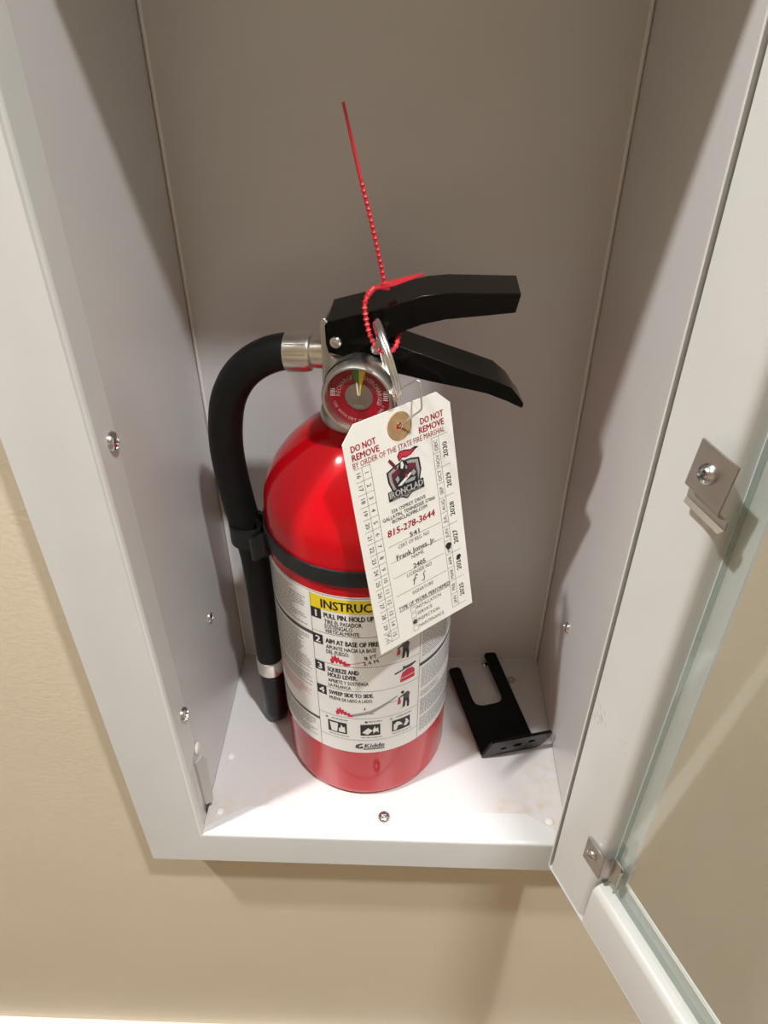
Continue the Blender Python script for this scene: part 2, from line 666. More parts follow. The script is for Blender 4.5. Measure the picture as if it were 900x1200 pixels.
lip([(0.0, 0.003, 0), (W, 0.003, 0), (W, 0.006, 0), (0.213, 0.0215, 0), (0.0255, 0.0215, 0), (0.0, 0.006, 0)], (0, 0, -1))
lip([(0, 0.003, 0), (0, 0.003, H), (0, 0.0215, H - .03), (0, 0.0215, 0.066), (0, 0.006, 0.060), (0, 0.006, 0.0)], (-1, 0, 0))
lip([(W, 0.003, 0), (W, 0.003, H), (W, 0.0215, H - .03), (W, 0.0215, 0.03), (W, 0.006, 0.0)], (1, 0, 0))
lip([(0, 0.003, H), (W, 0.003, H), (W - .025, 0.0215, H), (.025, 0.0215, H)], (0, 0, 1))
obj('front_frame', bm, 'enamel', cab, world=True, smooth=50)

e = 0.0010
obj('side_panel', boxbm(-e - .0012, -e, 0.004, D, -.0006, H), 'enamel_inside', cab, world=True, bevel=0.0003)
obj('side_panel', boxbm(W + e, W + e + .0012, 0.004, D, -.0006, H), 'enamel_inside', cab, world=True, bevel=0.0003)
obj('back_panel', boxbm(-e, W + e, D, D + .0012, -.0006, H), 'enamel_inside', cab, world=True)
obj('top_panel', boxbm(-e, W + e, 0.004, D, H + e, H + e + .0012), 'enamel_inside', cab, world=True)
bm = boxbm(-e, W + e, 0.004, D, -e - .0012, -e)
for v in bm.verts:
    v.co -= Vector((0, 0, 0))
pan = obj('floor_pan', bm, 'pan', cab, world=True)
# keep the stain texture in opening coordinates
pan.data.transform(Matrix.Translation(Vector((W / 2, 0, -FB))))
pan.location = (-W / 2, 0, FB)
for x, s in ((0.0004, 1), (W - 0.0004, -1)):            # folded seams in the back corners
    bm = bmesh.new()
    tube(bm, [(x, D - .0003, 0.0), (x, D - .0003, H)], 0.0011, 8)
    obj('corner_seam', bm, 'white_trim', cab, world=True, smooth=60)
bm = bmesh.new()
tube(bm, [(0, D - .0002, -e + .0002), (W, D - .0002, -e + .0002)], 0.0006, 6)
obj('corner_seam', bm, 'enamel', cab, world=True, smooth=60)

for pos, ax, r in (((0.0002, 0.0152, 0.2919), (1, 0, 0), 0.0046), ((-0.0008, 0.0936, 0.1062), (1, 0, 0), 0.0036),
                   ((0.0002, 0.0160, 0.1040), (1, 0, 0), 0.0046), ((W + 0.0008, 0.0963, 0.1011), (-1, 0, 0), 0.0036),
                   ((0.1180, 0.0160, 0.0002), (0, 0, 1), 0.0044)):
    obj('screw', screw_bm(pos, ax, r, r * 0.62, spin=random.uniform(0, 1.5)), 'zinc', cab, world=True, smooth=50)
for pos, r in (((0.0068, 0.0607, -e), 0.0028), ((0.0075, 0.0178, -e), 0.0028), ((0.2279, 0.0170, -e), 0.0028), ((0.1955, 0.1535, -e), 0.0030)):
    obj('rivet', screw_bm(pos, (0, 0, 1), r, 0.0011, cross=False), 'white_trim' if pos[0] < .19 or pos[0] > .22 else 'ferrule', cab, world=True, smooth=50)
bm = bmesh.new()
lathe(bm, [(0.0013, -.0004), (0.0013, 0.0006), (0.0030, 0.0006), (0.0034, 0.0), (0.0034, -.0004)], (0.2149, 0.1369, -e + .0004), n=24)
obj('grommet', bm, 'grommet', cab, world=True, smooth=40)
# catch tab that springs out of the left lip, low down, with an added white dome above imitating a reflection, and dark slot below
bm = bmesh.new()
prism(bm, [(0.0145, 0.012), (0.0145, 0.058), (0.019, 0.060), (0.0205, 0.055), (0.0189, 0.010)],
      lambda u, v, s: (0.0003 + (u - 0.0145) * 0.80 + s * 0.0009, u, v))
obj('catch_tab', bm, 'tab_grey', cab, world=True, bevel=0.0003)
bm = screw_bm((0.0, 0.0245, 0.0592), (1, 0, 0), 0.0042, 0.0012, cross=False)
obj('glint_dome', bm, 'white_trim', cab, world=True, smooth=60)
bm = bmesh.new()
prism(bm, [(0.013, 0.0035), (0.013, 0.0085), (0.0195, 0.0095), (0.0195, 0.0035)], lambda u, v, s: (0.0001 + s * .0004, u, v))
obj('catch_slot', bm, 'shadow_gap', cab, world=True)

# ---- door, hinged on the right, swung open past a right angle
HX, HY, HZ, ANG = 0.2257, -0.0065, -0.0125, -1.1534
DW, DT = 0.292, 0.598
dU = Vector((math.cos(ANG), math.sin(ANG), 0))
dN = Vector((-math.sin(ANG), math.cos(ANG), 0))          # towards the outside of the door
DO = Vector((HX, HY, HZ))


def dp(u, n, v):
    return DO + dU * u + dN * n + Vector((0, 0, v))


def dbox(bm, u0, u1, n0, n1, v0, v1):
    v = [bm.verts.new(dp(*c)) for c in ((u0, n0, v0), (u1, n0, v0), (u1, n1, v0), (u0, n1, v0),
                                        (u0, n0, v1), (u1, n0, v1), (u1, n1, v1), (u0, n1, v1))]
    for f in ((0, 1, 2, 3), (4, 5, 6, 7), (0, 1, 5, 4), (1, 2, 6, 5), (2, 3, 7, 6), (3, 0, 4, 7)):
        bm.faces.new([v[i] for i in f])


NO = 0.0125
bm = bmesh.new()
t_ = 0.0010
dbox(bm, 0, t_, -0.0006, NO, 0, DT)
dbox(bm, DW - t_, DW, -0.0006, NO, 0, DT)
dbox(bm, t_, DW - t_, -0.0006, NO, 0, t_)
dbox(bm, t_, DW - t_, -0.0006, NO, DT - t_, DT)
fw = 0.0485
dbox(bm, t_, fw, NO - t_, NO, t_, DT - t_)
dbox(bm, DW - fw, DW - t_, NO - t_, NO, t_, DT - t_)
dbox(bm, fw, DW - fw, NO - t_, NO, t_, 0.0565)
dbox(bm, fw, DW - fw, NO - t_, NO, DT - 0.0565, DT - t_)
door = obj('door', bm, 'enamel', cab, world=True)

s_prof = [(0.0022, NO - .0012), (0.0022, 0.0010), (0.0030, 0.0), (0.0325, 0.0), (0.0345, 0.0004), (0.0360, 0.0016),
          (0.0368, 0.0034), (0.0372, 0.0070), (0.0380, 0.0090), (0.0396, 0.0100), (0.0490, 0.0102), (0.0490, NO - .0012)]
bm = bmesh.new()
prism(bm, s_prof, lambda u, n, s: dp(u, n, 0.0014 if s == 0 else DT - .0014))
obj('stile', bm, 'enamel', door, world=True, smooth=35)
bm = bmesh.new()
prism(bm, s_prof, lambda u, n, s: dp(DW - u, n, 0.0014 if s == 0 else DT - .0014))
obj('stile', bm, 'enamel', door, world=True, smooth=35)
r_prof = [(0.0020, NO - .0012), (0.0020, 0.0008), (0.0028, -0.0012), (0.0390, -0.0012), (0.0415, -0.0006), (0.0436, 0.0010),
          (0.0444, 0.0032), (0.0446, 0.0070), (0.0452, 0.0090), (0.0468, 0.0100), (0.0570, 0.0102), (0.0570, NO - .0012)]
for flip in (False, True):
    bm = bmesh.new()
    prism(bm, r_prof, lambda v, n, s: dp(0.0382 if s == 0 else DW - .0382, n, DT - v if flip else v))
    obj('rail', bm, 'enamel', door, world=True, smooth=35, bevel=0.0012)
# glass pane resting against the flanges
bm = bmesh.new()
gu0, gu1, gv0, gv1, gn0, gn1 = 0.0405, DW - .0405, 0.0480, DT - .048, 0.0064, 0.0100
c = [dp(u, n, v) for n in (gn0, gn1) for u, v in ((gu0, gv0), (gu1, gv0), (gu1, gv1), (gu0, gv1))]
vv = [bm.verts.new(p) for p in c]
f1 = bm.faces.new(vv[:4])
f2 = bm.faces.new(vv[4:])
for i in range(4):
    f = bm.faces.new((vv[i], vv[(i + 1) % 4], vv[4 + (i + 1) % 4], vv[4 + i]))
    f.material_index = 1
obj('glass_pane', bm, ['glass', 'glass_edge'], door, world=True)

rs = random.Random(5)
SCF = Canvas(lambda x, y, lay: WM[door.name].inverted() @ dp(x / 1000, -0.00004 * lay, y / 1000 - HZ))
for k in range(16):
    x, y = rs.gauss(8.5, 3.2), rs.gauss(151, 2.6)
    l_ = rs.uniform(.8, 2.6)
    SCF.line((x, y), (x + l_ * .45, y - l_), rs.uniform(.12, .32), 'mid_ink')
for k in range(5):
    x, y = rs.gauss(27, 1.6), rs.gauss(151, 1.8)
    SCF.line((x, y), (x + .5, y - 1.2), .18, 'mid_ink')
SCF.build(door, {'mid_ink': 'scuff_marks'})
# upper clip: square steel plate with a turned-down tab, swung away from the glass
ca = -0.10
CU, CV = 0.0350, 0.3295


def clipf(u, v, n):
    c_, s_ = math.cos(ca), math.sin(ca)
    return dp(CU + u * c_ - v * s_, n, CV + u * s_ + v * c_)


cp = bmesh.new()
for q in ([(-.0089, .0100, -.0075), (.0089, .0100, -.0075), (.0089, -.0102, -.0075), (-.0089, -.0102, -.0075)],
          [(-.0036, -.0102, -.0075), (.0089, -.0102, -.0075), (.0089, -.0122, -.0066), (-.0036, -.0122, -.0066)],
          [(-.0036, -.0122, -.0066), (.0089, -.0122, -.0066), (.0092, -.0136, -.0040), (-.0036, -.0136, -.0040)],
          [(-.0092, -.0136, -.0040), (.0110, -.0136, -.0040), (.0110, -.0178, -.0034), (-.0092, -.0178, -.0034)],
          [(-.0092, -.0178, -.0034), (.0110, -.0178, -.0034), (.0100, -.0196, -.0048), (-.0086, -.0196, -.0048)]):
    pts_ = [clipf(*c) for c in q]
    a = [cp.verts.new(p) for p in pts_]
    b = [cp.verts.new(p + dN * 0.0009) for p in pts_]
    cp.faces.new(a)
    cp.faces.new(b[::-1])
    for i in range(4):
        cp.faces.new((a[i], a[(i + 1) % 4], b[(i + 1) % 4], b[i]))
obj('glass_clip', cp, 'clip', door, world=True)
bm = screw_bm(dp(0.0339, -0.0077, 0.3297), -dN, 0.0040, 0.0032, spin=0.5)
lathe(bm, [(0.0022, 0.0), (0.0022, 0.0075)], dp(0.0339, -0.0075, 0.3297), dN, n=16)
obj('screw', bm, 'zinc', door, world=True, smooth=50)
# lower clip holding the corner of the glass
cp = bmesh.new()
cpro = [(0.0255, -0.0012), (0.0398, -0.0012), (0.0404, -0.0004), (0.0412, 0.0036), (0.0422, 0.0046), (0.0470, 0.0048),
        (0.0492, 0.0040), (0.0500, 0.0022), (0.0494, 0.0010)]
outl = cpro + [(u + (0.0006 if i > 5 else 0.0), n - 0.0009 if i < 6 else n - 0.0004) for i, (u, n) in reversed(list(enumerate(cpro)))]
prism(cp, outl, lambda u, n, s: dp(u, n, 0.0575 if s == 0 else 0.0780))
obj('glass_clip', cp, 'clip', door, world=True, smooth=35)
obj('screw', screw_bm(dp(0.0315, -0.0018, 0.0690), -dN, 0.0036, 0.0026, spin=0.9), 'zinc', door, world=True, smooth=50)
# long hinge along the right edge of the frame, placed to block a light leak
bm = bmesh.new()
tube(bm, [(W + 0.0016, -0.0011, -.010), (W + 0.0016, -0.0011, H)], 0.0017, 10)
obj('hinge', bm, 'dark_zinc', door, world=True, smooth=60)

# ------------------------------------------------------------------ the fire extinguisher
EX, EY = 0.1033, 0.0872
PHI = math.radians(-8)
ext = empty('fire_extinguisher', (EX, EY, -e), PHI,
            'red dry chemical fire extinguisher with black hose and handles standing in the cabinet', 'fire extinguisher')
ZB = e        # part heights are measured from the pan, the root sits on it
R = 0.0555
bm = bmesh.new()
dome = [(R, 0.205), (R, 0.2130), (0.0552, 0.2190), (0.0540, 0.2252), (0.0515, 0.2318), (0.0480, 0.2382), (0.0430, 0.2452),
        (0.0375, 0.2512), (0.0310, 0.2572), (0.0245, 0.2618), (0.0180, 0.2652)]
dp_ = [(v.x, v.y) for v in catmull([(a, b, 0) for a, b in dome], 4)]
lathe(bm, [(0.0, 0.006), (0.040, 0.005), (0.046, 0.001), (0.0500, 0.0), (0.0535, 0.0016), (0.0550, 0.0045), (R, 0.008)] + dp_ + [(0.0165, 0.2665), (0.0160, 0.272), (0.0, 0.272)], n=128)
obj('cylinder', bm, 'red', ext, smooth=40)

# label wrapped round the body, and its print
RL = R + 0.00025


def cmap(x, y, lay):
    r = R + 0.00028 + 0.00006 * lay
    t = x / (R * 1000.0)
    return Vector((r * math.sin(t), -r * math.cos(t), y / 1000.0))


TX = lambda deg: math.radians(deg + 8) * R * 1000.0       # degrees as seen from the wall's normal
LB, LT = 50.0, 187.0
bm = bmesh.new()
na = 72
rows = []
for z in (LB, LT):
    rows.append([bm.verts.new((RL * math.sin(t), -RL * math.cos(t), z / 1000)) for t in
                 [math.radians(-118 + 236 * i / na + 13) for i in range(na + 1)]])
for i in range(na):
    bm.faces.new((rows[0][i], rows[0][i + 1], rows[1][i + 1], rows[1][i]))
lab = obj('label', bm, 'label', ext, smooth=60, label='white instruction label with yellow heading')
C = Canvas(cmap, 2.0)
xa, xb = TX(-28.0), TX(39.2)
C.rect(xa, 174.6, xb, 184.6, 'yellow_ink', 1)
C.text('INSTRUCTIONS', TX(-21.0), 179.4, 6.6, 'ink', width=TX(29.5) - TX(-21.0), bold=1.0)
for x in (xa, xb):
    C.rect(x - 0.12, LB + .4, x + 0.12, 185.0, 'ink', 1)
C.rect(TX(-100), 186.0, TX(115), 186.25, 'ink', 1)
for z in (156.4, 131.6, 110.2, 84.6, 63.0):
    C.rect(xa, z - .12, xb, z + .12, 'ink', 1)
for z, n in ((170.6, '1'), (150.0, '2'), (127.2, '3'), (106.0, '4')):
    C.rect(xa + .1, z - 3.9, xa + 6.4, z + 3.9, 'ink', 1)
    C.text(n, xa + 3.2, z, 5.2, 'white_ink', bold=1.2, anchor='c')
tx = TX(-19.6)


def row(s, z, h, width, bold):
    C.text(s, tx, z, h, 'ink', width=width, bold=max(bold, .3))


row('PULL PIN. HOLD UPRIGHT.', 170.9, 3.9, 38.0, 1.0)
row('TIRE EL PASADOR.', 166.1, 3.3, 21.6, 0.15)
row('SOSTENGALO', 162.4, 3.3, 15.8, 0.15)
row('VERTICALMENTE.', 158.8, 2.9, 20.2, 0.15)
row('AIM AT BASE OF FIRE.', 150.8, 3.9, 31.0, 1.0)
row('APUNTE HACIA LA BASE', 145.9, 3.3, 29.0, 0.15)
row('DEL FUEGO.', 141.9, 3.3, 13.6, 0.15)
row('SQUEEZE AND', 127.0, 3.8, 18.6, 1.0)
row('HOLD LEVER.', 122.2, 3.8, 17.6, 1.0)
row('APRIETE Y SOSTENGA', 117.2, 3.2, 24.2, 0.15)
row('LA PALANCA.', 113.0, 2.9, 14.0, 0.15)
row('SWEEP SIDE TO SIDE.', 106.4, 3.6, 27.0, 1.0)
row('MUEVA DE LADO A LADO.', 101.4, 3.1, 26.6, 0.15)
# distance note with its arrow
for a, b in (((TX(-6), 133.6), (TX(3.6), 136.6)), ((TX(11), 139.0), (TX(20), 142.4))):
    C.line(a, b, 0.28, 'red_ink')
C.poly([(TX(-8), 133.0), (TX(-5), 134.7), (TX(-5), 133.0)], 'red_ink')
C.text('8 FT', TX(7), 140.2, 3.0, 'ink', rot=0.2, anchor='c', bold=.3)
C.text('2.4 M', TX(7), 135.8, 3.0, 'ink', rot=0.2, anchor='c', bold=.3)


def flame(x, y, s):
    pts = [(-4.6, -2.6), (-5.0, 0.2), (-4.0, 1.2), (-4.3, 3.4), (-3.0, 2.2), (-2.3, 4.6), (-1.4, 2.0), (-0.4, 2.9), (0.0, 0.8),
           (1.2, 1.7), (1.5, 0.0), (3.1, 0.6), (3.3, -0.9), (4.6, -0.6), (5.2, -2.6), (2.0, -3.0), (1.4, -1.2), (0.2, -2.4),
           (-0.8, -0.4), (-1.6, -2.4), (-2.6, -0.2), (-3.2, -2.4)]
    C.poly([(x + px * s, y + py * s) for px, py in pts], 'red_ink')


flame(TX(-11.6), 135.4, 1.15)
flame(TX(-10.4), 89.0, 1.1)
C.poly([(TX(2.5) + a, 92.5 + b) for a, b in ((0, 0), (.8, 1.4), (.4, 3.2), (-.3, 1.8))], 'red_ink')
C.poly([(TX(7) + a, 88.6 + b) for a, b in ((-2, 0), (0, 1.0), (2, .4), (0, .2))], 'red_ink')


def man(x, y, s):
    P = lambda L: [(x + a * s, y + b * s) for a, b in L]
    C.poly(P([(-2.6, -8), (-3.6, -8.4), (-1.9, -7.2), (-1.4, 0.5), (2.6, 0.5), (3.0, -4), (2.7, -8.4), (1.2, -8.4), (1.1, -3.6), (0.4, -1.6), (-0.2, -7.2)]), 'ink')
    C.poly(P([(-1.5, 0.5), (2.6, 0.5), (3.2, 4.6), (1.6, 6.6), (-1.6, 5.2), (-5.2, 2.6), (-4.6, 1.8), (-1.6, 3.4)]), 'grey_ink')
    C.poly(P([(-2.9, 6.2), (-1.2, 5.8), (-0.8, 7.6), (-1.9, 8.6), (-3.2, 8.0)]), 'ink')
    C.poly(P([(-5.4, -3.6), (-3.2, -3.2), (-3.0, 0.2), (-3.8, 1.2), (-5.2, 0.2)]), 'red_ink')
    C.poly(P([(-4.6, 1.0), (-3.6, 1.0), (-3.4, 1.9), (-4.8, 1.9)]), 'ink')


man(TX(28.2), 141.0, 0.95)
man(TX(29.2), 96.4, 0.98)
C.poly([(TX(-5.5), 86.2), (TX(-5.0), 88.6), (TX(6), 92.2), (TX(15), 97.4), (TX(23.5), 102.2), (TX(24), 101.4), (TX(16), 95.6), (TX(7), 89.6)], 'mid_ink')
C.line((TX(14), 97.0), (TX(25), 97.4), 0.3, 'ink')
# little extinguisher drawing beside step 3
ex_, ey_ = TX(30.6), 118.4
C.poly([(ex_ - 5, ey_ - 5.4), (ex_ + 4.8, ey_ - 4.4), (ex_ + 4.8, ey_ - 1.2), (ex_ - 5, ey_ - 2.4)], 'red_ink')
C.poly([(ex_ - 5, ey_ - 1.8), (ex_ + 4.8, ey_ - 0.7), (ex_ + 4.6, ey_ + 2.2), (ex_ + 3.0, ey_ + 4.6), (ex_ - 0.4, ey_ + 5.0), (ex_ - 3.6, ey_ + 3.0)], 'red_ink')
C.poly([(ex_ - 8.8, ey_ + 2.8), (ex_ - 2.6, ey_ + 5.0), (ex_ - 2.4, ey_ + 6.2), (ex_ - 8.6, ey_ + 4.2)], 'ink')
C.poly([(ex_ - 3.6, ey_ + 5.2), (ex_ + 2.0, ey_ + 5.6), (ex_ + 5.6, ey_ + 7.6), (ex_ + 5.2, ey_ + 8.8), (ex_ - 1.2, ey_ + 7.8), (ex_ - 3.4, ey_ + 8.4)], 'grey_ink')
# pictograms
rg = random.Random(3)
for k, (dg_, sh) in enumerate(((-15.6, 0), (6.0, 1), (26.6, 2))):
    x, y = TX(dg_), 73.4
    C.rect(x - 6.2, y - 5.4, x + 6.2, y + 5.4, 'ink', 1)
    if k == 0:
        C.poly([(x - 5, y + 4), (x + .6, y + 4), (x - .2, y - 4.4), (x - 4, y - 4.4)], 'white_ink', 2)
        C.poly([(x + 0.8, y - 4), (x + 1, y - .4), (x + 2.2, y + .4), (x + 2.6, y + 3.4), (x + 3.6, y + 1), (x + 4.8, y + 1.6), (x + 5.2, y - 4)], 'white_ink', 2)
    elif k == 1:
        C.poly([(x - 5.2, y - 2.4), (x - 1.4, y + 2.2), (x + 1.6, y - .6), (x - 1.8, y - 4.6)], 'white_ink', 2)
        C.poly([(x + 1.8, y - 3.6), (x + 1.6, y + .4), (x + 2.8, y + 3.8), (x + 3.4, y + 1), (x + 4.8, y + 2.4), (x + 5.2, y - 3.2), (x + 3.6, y - 1.4)], 'white_ink', 2)
    else:
        C.poly([(x - 5.2, y - 4.4), (x - 5, y + 1.4), (x - 3, y + 3.6), (x - .6, y + 2.4), (x + 1.2, y - 1), (x - 2, y - .4), (x - 3.2, y - 4.4)], 'white_ink', 2)
        C.poly([(x + 1.6, y - 2.6), (x + 3.6, y - 3.6), (x + 5.4, y - .8), (x + 4.4, y + 2.6), (x + 2.6, y + 3.8), (x + 3.2, y + 1.2)], 'white_ink', 2)
    C.text('ABC'[k], x - 7.6 + (4.6 if k == 1 else 0), 81.4, 2.0, 'ink', bold=1)
    C.bars(x - 3.4, x + 7.4, 82.2, 81.2, 1.6, 'soft_ink', rg, .7, 0)
    C.bars(x - 6, x + 7.4, 66.2, 65.2, 1.6, 'soft_ink', rg, .5, 0)
# maker's name at the foot of the panel
kx = TX(6.3)
C.text('Kidde', kx - 4.2, 57.6, 4.4, 'grey_ink', width=12.6, bold=1.1, shear=0.15)
C.poly([(kx - 10.2, 55.2), (kx - 9.6, 58.2), (kx - 6.4, 59.8), (kx - 4.6, 59.4), (kx - 7.2, 57.8), (kx - 8.2, 55.6), (kx - 5.6, 57.2), (kx - 4.8, 55.0), (kx - 8, 54.2)], 'grey_ink')
C.rect(kx - 5.0, 53.4, kx + 8.6, 54.5, 'grey_ink')
# narrow text columns either side: print too small to read
xl0, xl1 = TX(-84), TX(-31.0)
C.bars(xl0, xl1 - .5, 182.5, 157, 1.75, 'soft_ink', rg)
C.rect(xl0, 151.4, xa, 154.2, 'grey_ink', 1)
C.bars(xl0, xl1, 149, 116, 1.75, 'soft_ink', rg)
C.bars(xl0, xl1, 114, 103.5, 1.75, 'soft_ink', rg)
C.bars(xl0, xl1, 101.6, 89.5, 1.75, 'pink_ink', rg)
C.rect(xl0, 75.0, xa, 77.4, 'grey_ink', 1)
C.bars(xl0, xl1, 73, 54, 1.75, 'soft_ink', rg)
xr0, xr1 = TX(41), TX(100)
C.bars(xr0, xr1, 182, 126, 1.75, 'soft_ink', rg)
C.rect(xb, 119.4, xr1, 122.2, 'grey_ink', 1)
C.bars(xr0, xr1, 117, 98, 1.75, 'soft_ink', rg)
C.bars(xr0, TX(60), 95, 90.5, 1.75, 'soft_ink', rg)
C.bars(xr0, xr1, 87.5, 72, 1.6, 'soft_ink', rg, .55)
C.bars(xr0, xr1, 69, 55, 1.75, 'soft_ink', rg)
names = {'ink': 'black_print', 'yellow_ink': 'yellow_banner', 'white_ink': 'white_print', 'grey_ink': 'grey_print', 'soft_ink': 'small_print',
         'red_ink': 'red_print', 'pink_ink': 'pale_red_print', 'mid_ink': 'spray_drawing', 'maroon_ink': 'maroon_print', 'green_ink': 'green_print'}
C.build(lab, names)

# strap round the body with the hose clip
bm = bmesh.new()
sp = [(R + .0002, .1950), (R + .0015, .1952), (R + .0017, .1975), (R + .0017, .2030), (R + .0015, .2053), (R + .0002, .2055)]
lathe(bm, sp + [sp[0]], n=96)
strap = obj('strap', bm, 'strap', ext, smooth=35)
# clip: S-shaped fold from the strap, a collar round the hose, and a back plate
HC = Vector((-0.0705, 0.0, 0.0))


def ribbon(bm, pts, z0, z1, th_, tilt=0.0):
    """upright strip following pts (x, y), z0..z1"""
    n = len(pts)
    L, Rr = [], []
    for i, p in enumerate(pts):
        a = Vector(pts[max(i - 1, 0)])
        b = Vector(pts[min(i + 1, n - 1)])
        t = (b - a).normalized()
        nn = Vector((-t.y, t.x)) * th_ / 2
        L.append(Vector(p) + nn)
        Rr.append(Vector(p) - nn)
    out = L + Rr[::-1]
    prism(bm, [(q.x, q.y) for q in out], lambda u, v, s: (u, v, (z0 if s == 0 else z1) + tilt * (u + 0.06)))


bm = bmesh.new()
rc = 0.0108
arc = [(HC.x + rc * math.cos(a), HC.y + rc * math.sin(a)) for a in [math.radians(d) for d in range(-40, 316, 14)]]
ribbon(bm, arc, 0.1730, 0.1865, 0.0024)
fold = [(HC.x + rc * 0.78, HC.y - rc * 0.66), (-0.0588, -0.0118), (-0.0562, -0.0180), (-0.0602, -0.0238), (-0.0570, -0.0286), (-0.0518, -0.0262), (-0.0490, -0.0284)]
fold = [(v.x, v.y) for v in catmull([(a, b, 0) for a, b in fold], 5)]
ribbon(bm, fold, 0.180, 0.196, 0.0020, 0.5)
ribbon(bm, [(-0.0590, 0.006), (-0.0570, 0.012), (-0.0545, 0.020)], 0.186, 0.2045, 0.0022)
obj('hose_clip', bm, 'strap', strap, smooth=35)

# hose, its ferrule and the nozzle
hp = [(-0.0290, .3003), (-0.0371, .3000), (-0.0473, .2968), (-0.0574, .2905), (-0.0660, .2812), (-0.0722, .2690), (-0.0757, .2545),
      (-0.0772, .2390), (-0.0768, .2215), (-0.0752, .2040), (-0.0730, .1870), (-0.0706, .1720), (-0.0692, .1500), (-0.0688, .1260), (-0.0687, .0660)]
bm = bmesh.new()
path = catmull([(s, 0, z) for s, z in hp], 8)
tube(bm, path, [0.0095 if p.z > 0.19 else 0.0095 - 0.0008 * min(1, (0.19 - p.z) / 0.03) for p in path], 24)
hose = obj('hose', bm, 'rubber', ext, smooth=50)
bm = bmesh.new()
lathe(bm, [(0.0, .004), (0.0070, .004), (0.0078, .0048), (0.0086, .0058), (0.0088, .012), (0.0088, .056)], (-0.0687, 0, 0), n=32)
lathe(bm, [(0.0060, .0048), (0.0060, .0100), (0.0, .0100)], (-0.0687, 0, 0), n=32)
obj('nozzle', bm, 'plastic', hose, smooth=40)
bm = bmesh.new()
lathe(bm, [(0.0086, .0538), (0.0094, .0542), (0.0096, .0560), (0.0096, .0645), (0.0094, .0662), (0.0086, .0666)], (-0.0687, 0, 0), n=40)
obj('nozzle_band', bm, 'ferrule', hose, smooth=40)
bm = bmesh.new()
A_ = (1, 0, 0.06)
fpro = [(0.0090, -0.0370), (0.0099, -0.0368), (0.0100, -0.0360), (0.0100, -0.0252), (0.0096, -0.0236), (0.0085, -0.0228),
        (0.0080, -0.0226), (0.0080, -0.0212), (0.0083, -0.0210), (0.0083, -0.0160)]
lathe(bm, fpro, (0, 0, .3022), A_, n=48)
for v in bm.verts:                                       # crimp lines
    pass
obj('hose_ferrule', bm, 'ferrule', hose, smooth=30)
bm = bmesh.new()
for ang in (-2.6, -2.0, -1.3, -0.8):
    p0 = Vector((-0.0362, 0.0101 * math.sin(ang), .3000 + 0.0101 * -math.cos(ang) * -1))
    tube(bm, [(-0.0360, 0.00995 * math.sin(ang), .3000 + 0.00995 * math.cos(ang) * 0.99), (-0.0250, 0.00995 * math.sin(ang), .3007 + 0.00995 * math.cos(ang) * 0.99)], 0.00035, 6)
obj('crimp_line', bm, 'dark_zinc', hose)

# valve body
bm = bmesh.new()
lathe(bm, [(0.0185, .2655), (0.0200, .2662), (0.0205, .2690), (0.0200, .2720), (0.0165, .2735), (0.0160, .2790), (0.0172, .2830), (0.0178, .2900), (0.0170, .2980), (0.0150, .3040), (0.0, .3050)], n=56)
prof_v = [(-0.0168, .288), (-0.0164, .3212), (-0.0152, .3226), (-0.0138, .3226), (-0.0126, .3205), (-0.006, .318), (0.012, .318), (0.015, .300), (0.015, .288)]
prism(bm, prof_v, lambda u, v, s: (u, -0.0088 if s == 0 else 0.0088, v))
valve = obj('valve_body', bm, 'cast', ext, smooth=35, bevel=0.0012)
# boss that carries the gauge
GC = Vector((0.0056, -0.0160, 0.2915))
bm = bmesh.new()
lathe(bm, [(0.0150, 0.0), (0.0176, 0.008), (0.0178, 0.0135)], (GC.x - .001, -0.008, GC.z + .0002), (0, -1, 0), n=56)
obj('gauge_boss', bm, 'cast', valve, smooth=40)
gax = Vector((-0.02, -1, 0.05)).normalized()
gauge_o = Vector((GC.x, -0.0215, GC.z))
bm = bmesh.new()
lathe(bm, [(0.0168, 0.0), (0.0179, 0.0010), (0.0182, 0.0040), (0.0178, 0.0080), (0.0168, 0.0094), (0.0158, 0.0092), (0.0154, 0.0078), (0.0154, 0.0040), (0.0, 0.0040)], gauge_o, gax, n=64)
gauge = obj('pressure_gauge', bm, 'cast', ext, smooth=40)
gX = Vector((0, 0, 1)).cross(-gax).normalized() * 1.0
gX = Vector((1, -0.02, 0)).normalized()
gY = (-gax).cross(gX).normalized()
if gY.z < 0:
    gY = -gY
bm = bmesh.new()
lathe(bm, [(0.0, 0.0043), (0.0153, 0.0043)], gauge_o, gax, n=64)
obj('dial', bm, 'dial_red', gauge)


def gmap(x, y, lay):
    return gauge_o + gax * (0.0045 + 0.00008 * lay) + gX * x / 1000 + gY * y / 1000


G = Canvas(gmap)
for nm, a0, a1 in (('green_ink', -14, 1), ('yellow_ink', 0, 14)):
    G.poly([(7.0 * math.sin(math.radians(a)), 7.0 * math.cos(math.radians(a))) for a in (a0, (a0 + a1) / 2, a1)] +
           [(13.4 * math.sin(math.radians(a)), 13.4 * math.cos(math.radians(a))) for a in (a1, (a0 + a1) / 2, a0)], nm, 1)
G.arc_text('RECHARGE', 0, 0, 10.4, -55, 2.2, 'white_ink', 0.5, .85)
G.arc_text('OVERCHARGED', 0, 0, 10.4, 60, 2.2, 'white_ink', 0.5, .78)
G.arc_text('USE WITH DRY CHEMICAL ONLY', 0, 0, 12.6, 180, 1.6, 'white_ink', 0.5, 0.9, inside=True)
for x0, wd_, ys in ((-14.2, 2.4, (2.6, 1.5, 0.4, -.7)), (11.9, 2.3, (3.4, 2.3, 1.2, .1, -1.0))):
    for y in ys:
        G.rect(x0, y, x0 + wd_, y + .5, 'white_ink', 1)
